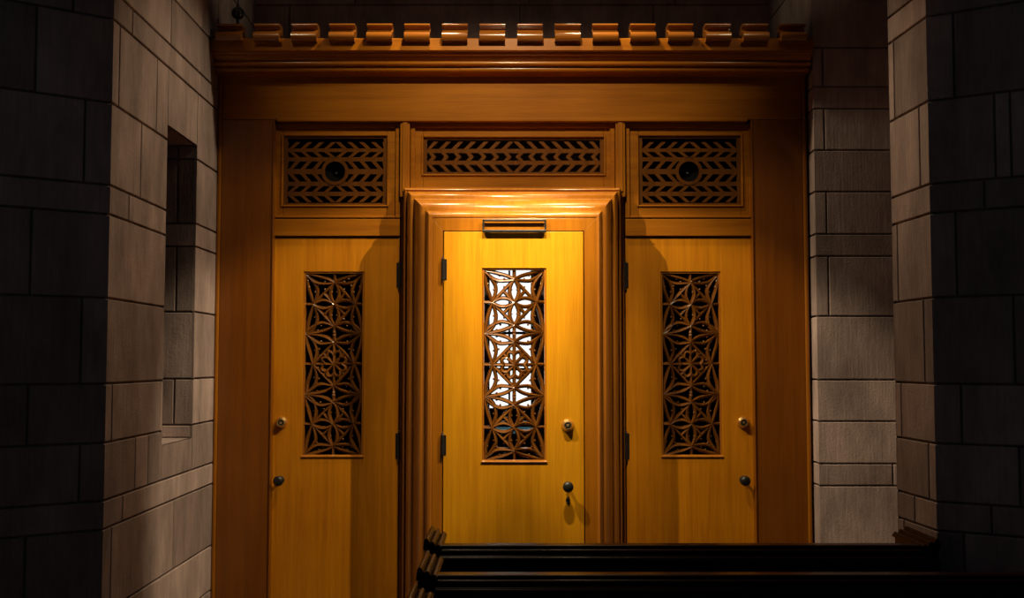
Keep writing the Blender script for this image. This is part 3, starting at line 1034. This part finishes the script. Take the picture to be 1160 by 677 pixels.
# closer arm across the head of the middle door
c0, c1 = WX(546.5, 255, YD - 0.03), WX(619, 255, YD - 0.03)
cz1, cz0 = WZ(248.0, YD - 0.03), WZ(263.0, YD - 0.03)
mb = MB()
yk0, yk1 = YD - 0.020, YD - 0.009
mb.box(c0, c1, yk0, yk1, cz1 - 0.012, cz1)
mb.box(c0, c0 + 0.011, yk0, yk1, cz0, cz1); mb.box(c1 - 0.011, c1, yk0, yk1, cz0, cz1)
for k in (0, 1):
    pass
mb.box(c0, c1, yk0 - 0.004, yk1 + 0.0, cz0, cz0 + 0.016)
for x in (c0 + 0.03, c1 - 0.03):
    mb.box(x - 0.01, x + 0.01, yk1, YD - 0.001, cz0 + 0.002, cz0 + 0.014)
mb.build('door_closer', iron, d2, bevel=0.003)


# ------------------------------------------------------------------ pews
def make_pew(xl, xr, yb, label):
    """yb: depth of the back's rear face (towards the viewer); the seat is on the far side"""
    ZR = 0.985
    t = thing('church_pew', ((xl + xr) / 2, yb + 0.16, 0), label, 'pew', 'dark wooden pews')
    x0, x1 = xl + 0.062, xr - 0.062
    mb = MB()
    mb.box(x0, x1, yb + 0.012, yb + 0.036, 0.10, ZR - 0.06)
    n = 5
    wd = (x1 - x0) / n
    for k in range(n + 1):
        xx = x0 + wd * k
        mb.box(max(x0, xx - 0.035), min(x1, xx + 0.035), yb + 0.002, yb + 0.013, 0.10, ZR - 0.07)
    mb.box(x0, x1, yb + 0.002, yb + 0.013, 0.10, 0.20)
    mb.build('back_panel', mahogany, t, bevel=0.003)
    prof = [(yb + 0.055, ZR - 0.075), (yb + 0.055, ZR), (yb + 0.010, ZR)]
    prof += arc(yb + 0.006, ZR - 0.007, 0.007, 80, 230, 6)
    prof += [(yb - 0.002, ZR - 0.014)]
    prof += arc(yb - 0.008, ZR - 0.024, 0.010, 75, 230, 7)
    prof += [(yb - 0.016, ZR - 0.036), (yb - 0.020, ZR - 0.040)]
    prof += arc(yb - 0.024, ZR - 0.051, 0.010, 75, 260, 7)
    prof += [(yb - 0.012, ZR - 0.066), (yb + 0.004, ZR - 0.075)]
    mb = MB(); mb.prism_x(prof, x0, x1)
    mb.build('top_rail', mahogany, t, smooth=True)
    mb = MB()
    mb.box(x0, x1, yb + 0.036, yb + 0.33, 0.42, 0.45)
    mb.build('seat', mahogany, t, bevel=0.008)
    for s, xe in ((-1, xl), (1, xr)):
        a, b = (xe, xe + 0.062) if s < 0 else (xe - 0.062, xe)
        mb = MB()
        ya, yz = yb - 0.030, yb + 0.375
        sh = [(ya, 0), (yz, 0), (yz, 0.52), (yz - 0.03, 0.60), (yz - 0.055, 0.72), (yz - 0.055, ZR - 0.015), (ya + 0.02, ZR - 0.015), (ya + 0.02, ZR - 0.05), (ya, ZR - 0.07)]
        mb.prism_x(sh, a, b)
        ep = mb.build('end_panel', mahogany, t, bevel=0.004)
        # moulded cap: three ridges running along the end
        w = (a - 0.004, b + 0.008) if s < 0 else (a - 0.008, b + 0.004)
        ww = w[1] - w[0]
        zc = ZR - 0.016
        cpf = [(w[0], zc), (w[0], zc + 0.012)]
        def up(cx_, cz_, r): return [(cx_ + r * math.cos(R(a_)), cz_ + r * math.sin(R(a_))) for a_ in range(180, -1, -30)]
        hts = (0.036, 0.024, 0.012) if s < 0 else (0.012, 0.024, 0.036)
        for q in range(3):
            cpf += up(w[0] + ww * (q + 0.5) / 3, zc + hts[q], ww / 8.5)
        cpf += [(w[1], zc + 0.012), (w[1], zc)]
        mb = MB(); mb.prism_y(cpf, ya + 0.012, yz - 0.05)
        mb.build('end_cap', cap_wood, ep, smooth=True)
    return t


def yd(d): return d - 6.5


make_pew(-0.350, 1.705, yd(4.43), 'short dark pew nearest the doors, its right end beside the stone pier')
make_pew(-0.325, 2.45, yd(3.82), 'second dark pew from the doors, its thin top edge crossing the bottom of the view')
make_pew(-0.318, 2.45, yd(3.20), 'nearest dark pew, only its left end cap rising into view')

# ------------------------------------------------------------------ small black ball above the cornice
bx, bz = W(269.5, 15.0, -0.16)
cam_t = thing('ball_camera', (bx, -0.16, bz), 'small glossy black ball on a stalk above the left end of the cornice', 'camera')
mb = MB(); mb.ball((bx, -0.16, bz), 0.038, 28)
mb.build('ball', black_gloss, cam_t, smooth=True)
mb = MB()
mb.lathe_z(bx, -0.16, [(0.010, bz + 0.034), (0.010, bz + 0.05), (0.0045, bz + 0.055), (0.0045, 5.3)], 12)
mb.build('stalk', iron, cam_t, smooth=True)
mb = MB()
mb.lathe_z(bx, -0.16, [(0.022, zc1 + 0.001), (0.022, zc1 + 0.008), (0.010, zc1 + 0.012), (0.010, bz - 0.034)], 14)
mb.build('mount', iron, cam_t, smooth=True)
